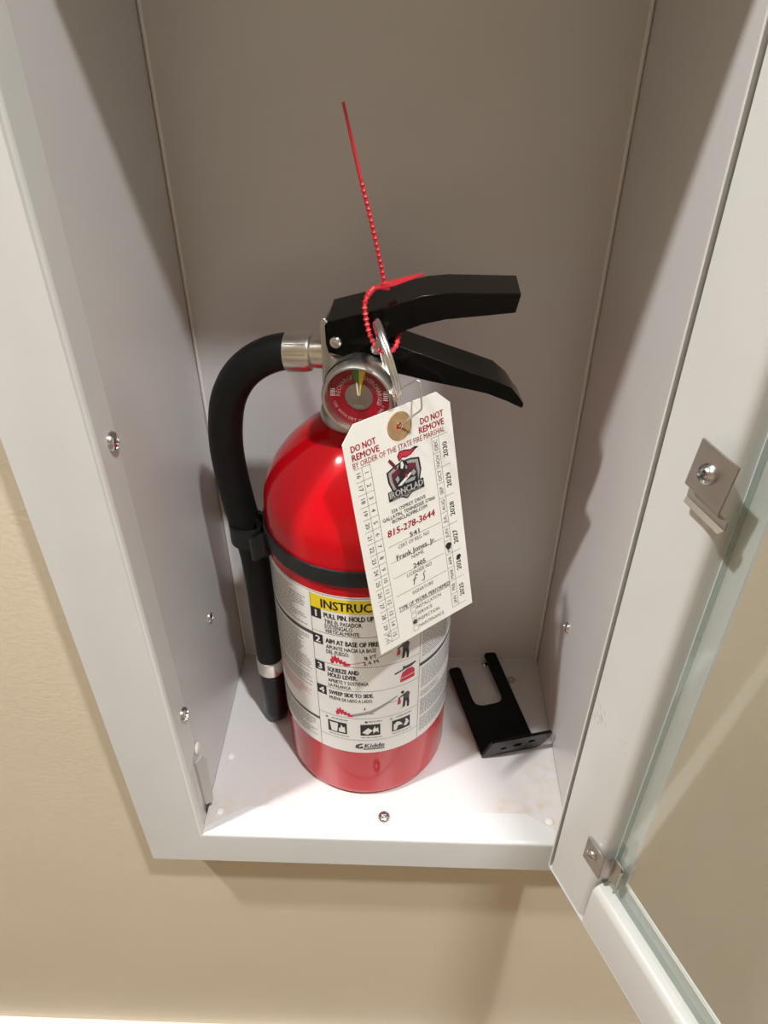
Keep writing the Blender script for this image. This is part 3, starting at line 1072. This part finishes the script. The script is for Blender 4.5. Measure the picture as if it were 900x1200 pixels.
G.poly([(-.5, 0), (-1.3, 7.4), (-.5, 7.4), (0.1, 1)], 'white_ink', 9)
G.poly([(.1, 0), (.7, 8.4), (1.7, 8.4), (.7, 0)], 'yellow_ink', 9)
G.arc_text('155PSI', 0, 0, 5.0, 180, 1.5, 'white_ink', 0.2, 0.9, inside=True, lay=8)
G.build(gauge, {'white_ink': 'dial_lettering', 'green_ink': 'green_zone', 'yellow_ink': 'yellow_pointer'})
bm = bmesh.new()
lathe(bm, [(0.0070, 0.0044), (0.0068, 0.0048), (0.0012, 0.0050), (0.0010, 0.0056), (0.0, 0.0057)], gauge_o, gax, n=48)
obj('dial_centre', bm, 'dark_zinc', gauge, smooth=30)
bm = bmesh.new()
lathe(bm, [(0.0153, 0.0082), (0.0140, 0.0094), (0.0090, 0.0102), (0.0, 0.0104)], gauge_o, gax, n=48)
obj('gauge_lens', bm, 'lens', gauge, smooth=60)


# handles: folded sheet channels
def channel(name, ft, bt, fb_, bb, hw, parent, th_=0.0016, mat_='black_paint'):
    bm = bmesh.new()
    cols = []
    for a, b, c_, d in zip(ft, bt, fb_, bb):
        cols.append([bm.verts.new((c_[0], -hw, c_[1])), bm.verts.new((a[0], -hw, a[1])),
                     bm.verts.new((b[0], hw, b[1])), bm.verts.new((d[0], hw, d[1]))])
    for p, q in zip(cols, cols[1:]):
        for k in range(3):
            bm.faces.new((p[k], p[k + 1], q[k + 1], q[k]))
    o = obj(name, bm, mat_, parent, smooth=30, solidify=(th_, -1), bevel=0.0024)
    o.modifiers['bevel'].segments = 4
    o.modifiers['bevel'].harden_normals = True
    return o


hf = [(-0.0120, .3226), (-0.0074, .3240), (0.0090, .3292), (0.0158, .3313), (0.0250, .3350), (0.0330, .3382), (0.0440, .3402), (0.0600, .3411), (0.0768, .3420)]
hb = [(-0.0145, .3238), (-0.0080, .3258), (0.0090, .3310), (0.0160, .3332), (0.0250, .3362), (0.0324, .3384), (0.0420, .3398), (0.0580, .3404), (0.0740, .3410)]
hfb = [(-0.0120, .3190), (-0.0072, .3120), (0.0100, .3120), (0.0180, .3160), (0.0250, .3208), (0.0335, .3246), (0.0440, .3277), (0.0600, .3304), (0.0752, .3330)]
handle = channel('carry_handle', hf, hb, hfb, hfb, 0.013, ext)
hz_ = bmesh.new()                                         # rounded end web of the handle
prism(hz_, [(-0.0125, .3400), (0.0125, .3400), (0.0128, .3330), (-0.0128, .3330)], lambda u, v, s: (0.0735 + s * 0.0014 + (v - .333) * .25, u, v))
lf = [(-0.0136, .3200), (-0.0120, .3222), (-0.0080, .3228), (0.0060, .3180), (0.0208, .3127), (0.0383, .3076), (0.0559, .3018), (0.0680, .2984), (0.0771, .2950), (0.0812, .2905), (0.0838, .2868)]
lb = [(-0.0136, .3200), (-0.0120, .3222), (-0.0080, .3228), (0.0060, .3176), (0.0208, .3112), (0.0383, .3062), (0.0559, .3012), (0.0665, .2980), (0.0735, .2925), (0.0775, .2870), (0.0798, .2845)]
lfb = [(-0.0134, .3110), (-0.0123, .3062), (-0.0050, .3050), (0.0060, .3026), (0.0220, .2979), (0.0383, .2950), (0.0559, .2925), (0.0657, .2909), (0.0759, .2876), (0.0800, .2858), (0.0832, .2846)]
lbb = [(a, b) for a, b in lfb[:-2]] + [(0.0780, .2845), (0.0792, .2838)]
lever = channel('squeeze_lever', lf, lb, lfb, lbb, 0.0112, ext, 0.0014)
for s_, z_ in ((-0.0080, .3127), (0.0118, .3108)):
    bm = screw_bm((s_, -0.0130, z_), (0, -1, 0), 0.0031, 0.0016, cross=False)
    obj('rivet', bm, 'zinc', lever, smooth=50)
# pull pin and its double wire ring
bm = bmesh.new()
tube(bm, [(0.0150, -0.0250, .3185), (0.0150, 0.0155, .3185)], 0.0016, 12)
lathe(bm, [(0.0, 0.0), (0.0018, 0.0002), (0.0022, 0.002), (0.0016, 0.004)], (0.0150, -0.0252, .3185), (0, 1, 0), n=20)
pin = obj('pull_pin', bm, 'dark_zinc', ext, smooth=40)
vw = Vector((-0.1511, 0.8894, -0.4314)).normalized()
ax_ = Vector((0.0092, 0.0, -0.0336))
ax_ = (ax_ - vw * ax_.dot(vw)).normalized()
vw = (vw + vw.cross(ax_) * 0.045).normalized()
nrm = vw.cross(ax_).normalized()
rc_ = Vector((0.0202, -0.0312, .3138))
hel = []
for i in range(97):
    t = 2 * PI * 2 * i / 96
    hel.append(rc_ + (ax_ * math.cos(t) + vw * math.sin(t)) * 0.0172 + nrm * (0.0024 * (i / 96 - 0.5)) * -1 + ax_ * (-0.0016 * (i / 96)))
bm = bmesh.new()
tube(bm, hel, 0.00115, 10)
obj('pin_ring', bm, 'ferrule', pin, smooth=60)

# ------------------------------------------------------------------ red pull-tight seal
def el(s, q, z):
    return WM[ext.name] @ Vector((s, q, z))


sl = empty('security_seal', el(0.012, 0, .336), PHI, 'red plastic pull tight seal looped through the pull pin ring, tail pointing up', 'seal')


def from_ext(bm):
    bmesh.ops.transform(bm, matrix=WM[ext.name], verts=bm.verts)
    return bm


def beaded(pts, r0, r1, pitch, sub=6, smooth_until=None):
    P = catmull(pts, 40)
    L = [0.0]
    for a, b in zip(P, P[1:]):
        L.append(L[-1] + (b - a).length)
    n = max(2, int(L[-1] / pitch * sub))
    out, rad = [], []
    j = 0
    for i in range(n + 1):
        s = L[-1] * i / n
        while j < len(L) - 2 and L[j + 1] < s:
            j += 1
        t = (s - L[j]) / max(1e-9, L[j + 1] - L[j])
        out.append(P[j].lerp(P[j + 1], t))
        ph = (s / pitch) % 1
        if smooth_until and s < smooth_until:
            rad.append(r0 * (0.75 + 0.35 * s / smooth_until))
        else:
            rad.append(r0 + (r1 - r0) * max(0, 1 - abs(ph - 0.5) * 4.2))
    return out, rad


bm = bmesh.new()
p_, r_ = beaded([(-0.0037, 0, .4130), (0.0028, 0, .3850), (0.0082, 0, .3630), (0.0142, 0.0, .3352)], 0.00085, 0.0015, 0.0026, 8, 0.0300)
tube(bm, p_, r_, 8)
obj('tail', from_ext(bm), 'seal', sl, world=True, smooth=60)
bm = bmesh.new()
p_, r_ = beaded([(0.0085, -0.002, .3362), (0.0078, -0.0120, .3365), (0.0072, -0.0165, .3335), (0.0082, -0.0172, .3254), (0.0104, -0.0185, .3188),
                 (0.0140, -0.0200, .3140), (0.0185, -0.0190, .3122), (0.0208, -0.0160, .3130), (0.0218, -0.0120, .3150), (0.0214, -0.0050, .3190)], 0.0009, 0.0016, 0.0026, 8)
tube(bm, p_, r_, 8)
obj('loop', from_ext(bm), 'seal', sl, world=True, smooth=60)
bm = bmesh.new()
flag = [(0.0068, -0.0022, .3345), (0.0080, 0.0006, .3352), (0.0190, 0.0014, .3392), (0.0318, 0.0008, .3432), (0.0318, -0.0002, .3428), (0.0190, -0.0022, .3378)]
a = [bm.verts.new(p) for p in flag]
b = [bm.verts.new(Vector(p) + Vector((0, 0, 0.0011))) for p in flag]
bm.faces.new(a)
bm.faces.new(b[::-1])
for i in range(6):
    bm.faces.new((a[i], a[(i + 1) % 6], b[(i + 1) % 6], b[i]))
box(bm, 0.0122, 0.0164, -0.0020, 0.0016, .3356, .3388)
obj('flag', from_ext(bm), 'seal', sl, world=True, bevel=0.0003)

# ------------------------------------------------------------------ inspection tag
TP = Vector((0.13246022, 0.03691262, 0.23105954))
TM = Matrix(((0.78412761, -0.60242278, -0.14909960), (0.62028681, 0.76840468, 0.15747544), (0.01970204, -0.21596535, 0.97620223)))
TK = 0.0632 / 0.0667                      # print below is laid out on a 66.7 mm wide tag
tag = empty('inspection_tag', TP + TM @ Vector((0, 0, -0.0632)), 0, 'cream inspection tag with red and black print, wired to the pin ring', 'tag')
tw_, th2, chf = 0.0316, 0.0632, 0.0075


def tmap(x, y, lay):
    return TP + TM @ Vector((x * TK / 1000.0, -0.00022 - 0.00005 * lay, y * TK / 1000.0))


bm = bmesh.new()
outer = [(-tw_ + chf, th2), (-tw_, th2 - chf), (-tw_, -th2), (tw_, -th2), (tw_, th2 - chf), (tw_ - chf, th2)]
hole = [(0.0003 + 0.0019 * math.cos(a), 0.0540 + 0.0019 * math.sin(a)) for a in [2 * PI * i / 20 for i in range(20)]]
allp = outer + hole
tris = tessellate_polygon([[Vector((u, v, 0)) for u, v in outer], [Vector((u, v, 0)) for u, v in hole]])
fr = [bm.verts.new(TP + TM @ Vector((u, -0.0002, v))) for u, v in allp]
bk = [bm.verts.new(TP + TM @ Vector((u, 0.0002, v))) for u, v in allp]
for t in tris:
    bm.faces.new([fr[i] for i in t])
    bm.faces.new([bk[i] for i in t])
for rng_ in (range(0, 6), range(6, 26)):
    r_ = list(rng_)
    for i, k in enumerate(r_):
        k2 = r_[(i + 1) % len(r_)]
        bm.faces.new((fr[k], fr[k2], bk[k2], bk[k]))
card = obj('card', bm, 'card', tag, world=True)
bm = bmesh.new()
lathe(bm, [(0.0019, 0.0002), (0.0019, 0.00055), (0.0069, 0.00055), (0.0071, 0.0002)], TP + TM @ Vector((0.0003, 0, 0.0540)), TM @ Vector((0, -1, 0)), n=40)
obj('eyelet_patch', bm, 'kraft', tag, world=True, smooth=30)

T = Canvas(lambda x, y, lay: WM[tag.name].inverted() @ tmap(x, y, lay))
RI, K = 'red_ink', 'ink'
T.text('DO NOT', -22.0, 54.9, 3.5, RI, width=14.6, bold=1.1, anchor='c')
T.text('REMOVE', -21.4, 50.4, 3.5, RI, width=16.0, bold=1.1, anchor='c')
T.text('DO NOT', 20.6, 55.0, 3.5, RI, width=14.8, bold=1.1, anchor='c')
T.text('REMOVE', 19.8, 50.5, 3.5, RI, width=16.2, bold=1.1, anchor='c')
T.text('BY ORDER OF THE STATE FIRE MARSHAL', -1.0, 46.3, 3.1, RI, width=57.6, bold=.15, anchor='c')
# emblem: shield, plumed helmet, crossed arms, sword hilt, name banner
sh = [(-11.6, 35.6), (-6.0, 37.6), (-1.0, 38.6), (4.4, 38.2), (9.6, 36.8), (10.0, 30.0), (8.0, 24.0), (3.6, 20.0), (-1.2, 17.2), (-6.0, 20.0), (-9.6, 24.4), (-11.4, 30.0)]
T.poly(sh, K, 1)
T.poly([(-1 + (x + 1) * .90, 28 + (y - 28) * .92) for x, y in sh], 'mid_ink', 2)
T.poly([(-1 + (x + 1) * .74, 28.4 + (y - 28.4) * .76) for x, y in sh], 'maroon_ink', 3)
T.poly([(-9.6, 41.4), (-8.6, 42.2), (-7.6, 41.2), (-6.0, 38.8), (-4.8, 36.0), (-6.0, 35.2), (-7.4, 37.8), (-8.8, 39.8)], 'maroon_ink', 4)
T.poly([(-3.0, 38.8), (-3.8, 42.0), (-2.2, 44.2), (1.0, 44.0), (4.6, 43.0), (7.6, 43.6), (10.0, 42.6), (7.6, 41.9), (5.0, 40.2), (1.6, 39.6), (-0.8, 40.4)], K, 4)
T.poly([(-2.6, 39.6), (-3.2, 41.8), (-1.8, 43.6), (1.0, 43.4), (4.6, 42.4), (7.4, 43.0), (4.6, 40.6), (1.4, 40.2), (-0.8, 41.0)], RI, 5)
T.poly([(-4.2, 36.0), (-1.6, 39.6), (1.6, 37.2), (2.2, 33.6), (0.6, 31.8), (-3.0, 31.8)], K, 5)
T.poly([(-2.4, 37.8), (-1.4, 38.8), (-0.6, 36.4), (-1.6, 34.4), (-2.8, 35.0)], 'white_ink', 6)
T.poly([(0.4, 36.0), (1.4, 34.6), (0.8, 33.2), (0.0, 34.0)], 'mid_ink', 6)
T.poly([(-7.2, 31.0), (-4.2, 32.6), (0.0, 31.0), (4.6, 32.6), (7.2, 30.0), (7.0, 24.4), (3.0, 22.8), (-5.6, 22.8), (-7.4, 26.0)], K, 5)
T.poly([(-7.0, 30.6), (-5.0, 31.8), (-4.4, 29.4), (-6.0, 27.8)], 'mid_ink', 6)
T.poly([(2.6, 30.4), (5.0, 31.8), (6.4, 29.6), (4.4, 28.2)], 'mid_ink', 6)
T.poly([(-6.2, 26.2), (-3.6, 25.8), (3.4, 29.8), (2.8, 31.0), (-4.2, 27.4)], 'white_ink', 6)
T.poly([(-1.4, 26.0), (4.6, 25.6), (5.8, 27.4), (3.2, 27.8), (-1.0, 27.2)], 'mid_ink', 6)
T.poly([(-0.8, 30.6), (0.6, 31.0), (0.8, 29.2), (-0.4, 28.8)], RI, 6)
T.poly([(-12.6, 19.6), (-12.6, 25.0), (10.2, 25.0), (10.2, 19.6)], K, 7)
T.text('IRONCLAD', -1.2, 22.9, 3.6, 'white_ink', width=21.4, bold=.9, anchor='c', lay=8)
T.text('FIRE PROTECTION', -1.2, 20.2, 1.1, 'white_ink', width=18.0, bold=.3, anchor='c', lay=8)
# address
T.text('326 OSPREY DRIVE', -1.0, 13.9, 2.1, K, width=22.4, bold=.5, anchor='c')
T.text('GALLATIN, TENNESSEE 37066', -1.1, 10.9, 2.1, K, width=34.4, bold=.5, anchor='c')
T.text('IRONCLADFIRE.COM', -1.2, 8.1, 2.1, K, width=23.0, bold=.6, anchor='c')
T.text('815-278-3644', -1.0, 2.4, 3.9, RI, width=31.4, bold=1.2, anchor='c', shear=.12)
LN = 'grey_ink'
for y in (-5.3, -15.2, -24.8, -36.4):
    T.line((-17.6, y), (17.6, y), .22, LN)
T.text('541', 0, -3.7, 2.6, K, width=6.4, bold=.8, anchor='c')
T.text('CERT OF REG. NO', -1.0, -7.6, 2.3, LN, width=21.0, anchor='c')
T.text('Frank Jones, Jr.', -0.4, -13.4, 3.0, K, width=26.4, bold=.6, anchor='c')
T.text('NAME', 0.0, -17.2, 2.2, LN, width=8.2, anchor='c')
T.text('2405', 0.3, -23.0, 2.8, K, width=8.2, bold=.8, anchor='c')
T.text('LICENSEE NO', -0.2, -26.9, 2.3, LN, width=17.2, anchor='c')
sg = lambda L: [T.line(p, q, .5, K, 3) for p, q in zip(L, L[1:])]
sg([(-5.2, -34.6), (-4.4, -31.0), (-3.0, -28.8), (-2.0, -29.6)])
sg([(-5.6, -31.6), (-3.0, -31.0)])
sg([(3.4, -29.4), (1.8, -30.6), (2.2, -32.2), (2.0, -34.4), (0.2, -34.6)])
T.text('SIGNATURE', 0.2, -39.0, 2.2, LN, width=14.6, anchor='c')
T.text('TYPE OF WORK PERFORMED', 0.6, -45.0, 2.6, K, width=36.0, bold=.5, anchor='c')
T.line((-17.4, -46.9), (18.6, -46.9), .3, K)
for y, s_, wd in ((-49.6, 'INSTALLATION', 17.6), (-53.6, 'SERVICE', 10.6), (-57.8, 'INSPECTION', 15.2), (-62.2, 'MAINTENANCE', 18.0)):
    for p, q in (((-9.9, y - 1.5), (-6.7, y - 1.5)), ((-6.7, y - 1.5), (-6.7, y + 1.5)), ((-6.7, y + 1.5), (-9.9, y + 1.5)), ((-9.9, y + 1.5), (-9.9, y - 1.5))):
        T.line(p, q, .2, LN)
    T.text(s_, -5.9, y + .3, 2.2, LN, width=wd)
    if s_ == 'INSPECTION':
        T.poly([(-8.3 + 1.5 * math.cos(a), y + 1.4 * math.sin(a)) for a in [2 * PI * i / 10 for i in range(10)]], LN, 3)
# day columns on the left edge
top, pit = 44.0, 7.07
for k in range(16):
    y = top - pit * k
    T.line((-29.6, y), (-20.1, y), .2, LN)
for x in (-25.0, -20.1):
    T.line((x, top), (x, top - 15 * pit), .2, LN)
for k in range(15):
    y = top - pit * (k + .5)
    T.text(str(k + 1), -22.5, y, 2.6, LN, rot=-PI / 2, anchor='c', bold=.1)
    if k < 14:
        T.text(str(16 + k), -27.4, y, 2.6, LN, rot=-PI / 2, anchor='c', bold=.1)
y = top - pit * 14.5
T.line((-29.4, y + 3.4), (-25.2, y - 0.2), .2, LN)
T.line((-29.4, y + 1.0), (-25.2, y - 3.4), .2, LN)
T.text('30', -26.6, y + 1.7, 1.9, LN, rot=-PI / 2, anchor='c')
T.text('31', -27.9, y - 1.9, 1.9, LN, rot=-PI / 2, anchor='c')
# months and years on the right edge
top, pit = 43.6, 8.84
for k in range(13):
    y = top - pit * k
    T.line((18.7, y), (23.3 if k % 2 else 29.2, y), .2, LN)
for x in (18.7, 23.3):
    T.line((x, top), (x, top - 12 * pit), .2, LN)
for k, mth in enumerate(('DEC', 'NOV', 'OCT', 'SEP', 'AUG', 'JUL', 'JUN', 'MAY', 'APR', 'MAR', 'FEB', 'JAN')):
    T.text(mth, 21.0, top - pit * (k + .5), 2.3, LN, rot=PI / 2, anchor='c', bold=.1)
for k in range(6):
    T.text(str(2030 - k), 26.6, top - pit * (2 * k + 1), 3.2, K, rot=PI / 2, anchor='c', bold=.6)
blob = lambda x, y, r: T.poly([(x + r * (1 + .15 * math.sin(3 * a)) * math.cos(a) * .9, y + r * math.sin(a)) for a in [2 * PI * i / 14 for i in range(14)]], K, 4)
blob(21.1, top - pit * 7.4, 2.2)
blob(27.2, top - pit * 8.52, 1.7)
T.build(card, {'ink': 'black_print', 'red_ink': 'red_print', 'grey_ink': 'fine_print', 'white_ink': 'white_print', 'mid_ink': 'grey_print', 'maroon_ink': 'maroon_print'})
# wire loop from the pin ring through the eyelet
bm = bmesh.new()
wire = [(0.0256, -0.0330, .3006), (0.0347, -0.0360, .3080), (0.0361, -0.0360, .3073), (0.0378, -0.0420, .2969), (0.0367, -0.0420, .2955),
        (0.0285, -0.0395, .2868), (0.0269, -0.0380, .2838), (0.0255, -0.0330, .2870), (0.0232, -0.0315, .2960), (0.0240, -0.0305, .3000), (0.0256, -0.0330, .3006)]
wp = []
for i in range(len(wire)):                                # round the bends a little
    p = Vector(wire[i])
    if 0 < i < len(wire) - 1:
        a, b = Vector(wire[i - 1]), Vector(wire[i + 1])
        wp += [p.lerp(a, 0.12), p.lerp(a, .03).lerp(b, .03), p.lerp(b, 0.12)]
    else:
        wp.append(p)
tube(bm, wp, 0.00045, 8)
obj('wire_loop', from_ext(bm), 'ferrule', tag, world=True, smooth=60)

# ------------------------------------------------------------------ loose wall bracket lying on the cabinet floor
br = empty('wall_bracket', (0.1955, 0.098, -e), 0, 'black steel forked wall bracket lying loose on the cabinet floor', 'bracket')
e1 = Vector((0.971, 0.238, 0))
e2 = Vector((-0.262, 0.965, 0))
BO = Vector((0.1862, 0.0638, 0.0002))


def bp(u, v, h):
    """u across, v along the arms; the plate rides up a little towards its back right"""
    return BO + e1 * u + e2 * v + Vector((0, 0, h + 0.03 * v + 0.05 * u * v / 0.08))


bm = bmesh.new()
w0 = 0.0415
cr = [(0.0105 + 0.006 * (1 - math.sin(t)), 0.0415 + 0.006 * (1 - math.cos(t))) for t in [PI / 2 * i / 4 for i in range(5)]]
fork = [(0, 0), (0.0, 0.079), (0.0015, 0.0808), (0.0080, 0.0808), (0.0095, 0.079)]
fork += [(0.0095, 0.0480), (0.0103, 0.0445), (0.0125, 0.0425), (0.0155, 0.0415), (0.0262, 0.0415), (0.0292, 0.0425), (0.0312, 0.0445), (0.0320, 0.0480)]
fork += [(0.0320, 0.087), (0.0335, 0.0888), (0.0400, 0.0888), (w0, 0.087), (w0, 0.0)]
a = [bm.verts.new(bp(u, v, 0)) for u, v in fork]
b = [bm.verts.new(bp(u, v, 0.0024)) for u, v in fork]
for t in tessellate_polygon([[Vector((u, v, 0)) for u, v in fork]]):
    bm.faces.new([a[i] for i in t])
    bm.faces.new([b[i] for i in t])
for i in range(len(fork)):
    k = (i + 1) % len(fork)
    bm.faces.new((a[i], a[k], b[k], b[i]))
obj('fork_plate', bm, 'black_paint', br, world=True, bevel=0.0005)
# front flange, leaning outwards, with three holes
fa = math.radians(102)
fd = e2 * math.cos(fa) + Vector((0, 0, math.sin(fa)))
fn = e2 * -math.sin(fa) * -1 + Vector((0, 0, math.cos(fa))) * -1
fn = fd.cross(e1).normalized()
FW, FH = 0.0490, 0.0215
fout = [(0.0, 0.0), (0.0415, 0.0), (0.0445, 0.0035), (0.0465, 0.0080), (0.0492, FH - .001), (0.0482, FH), (0.0062, FH), (0.0052, FH - .001)]
holes = [[(cx + rx * math.cos(t), cy + ry * math.sin(t)) for t in [2 * PI * i / 14 for i in range(14)]]
         for cx, cy, rx, ry in ((0.0150, 0.0095, .0026, .0016), (0.0250, 0.0115, .0034, .0024), (0.0350, 0.0135, .0028, .0018))]
pts = list(fout)
for h in holes:
    pts += h
F = lambda u, v, n: BO + e1 * u + fd * v + fn * n + Vector((0, 0, 0.0004))
bm = bmesh.new()
a = [bm.verts.new(F(u, v, 0)) for u, v in pts]
b = [bm.verts.new(F(u, v, 0.0022)) for u, v in pts]
for t in tessellate_polygon([[Vector((u, v, 0)) for u, v in L] for L in [fout] + holes]):
    bm.faces.new([a[i] for i in t])
    bm.faces.new([b[i] for i in t])
o0 = 0
for L in [fout] + holes:
    n = len(L)
    for i in range(n):
        k = (i + 1) % n
        bm.faces.new((a[o0 + i], a[o0 + k], b[o0 + k], b[o0 + i]))
    o0 += n
obj('flange', bm, 'black_paint', br, world=True)
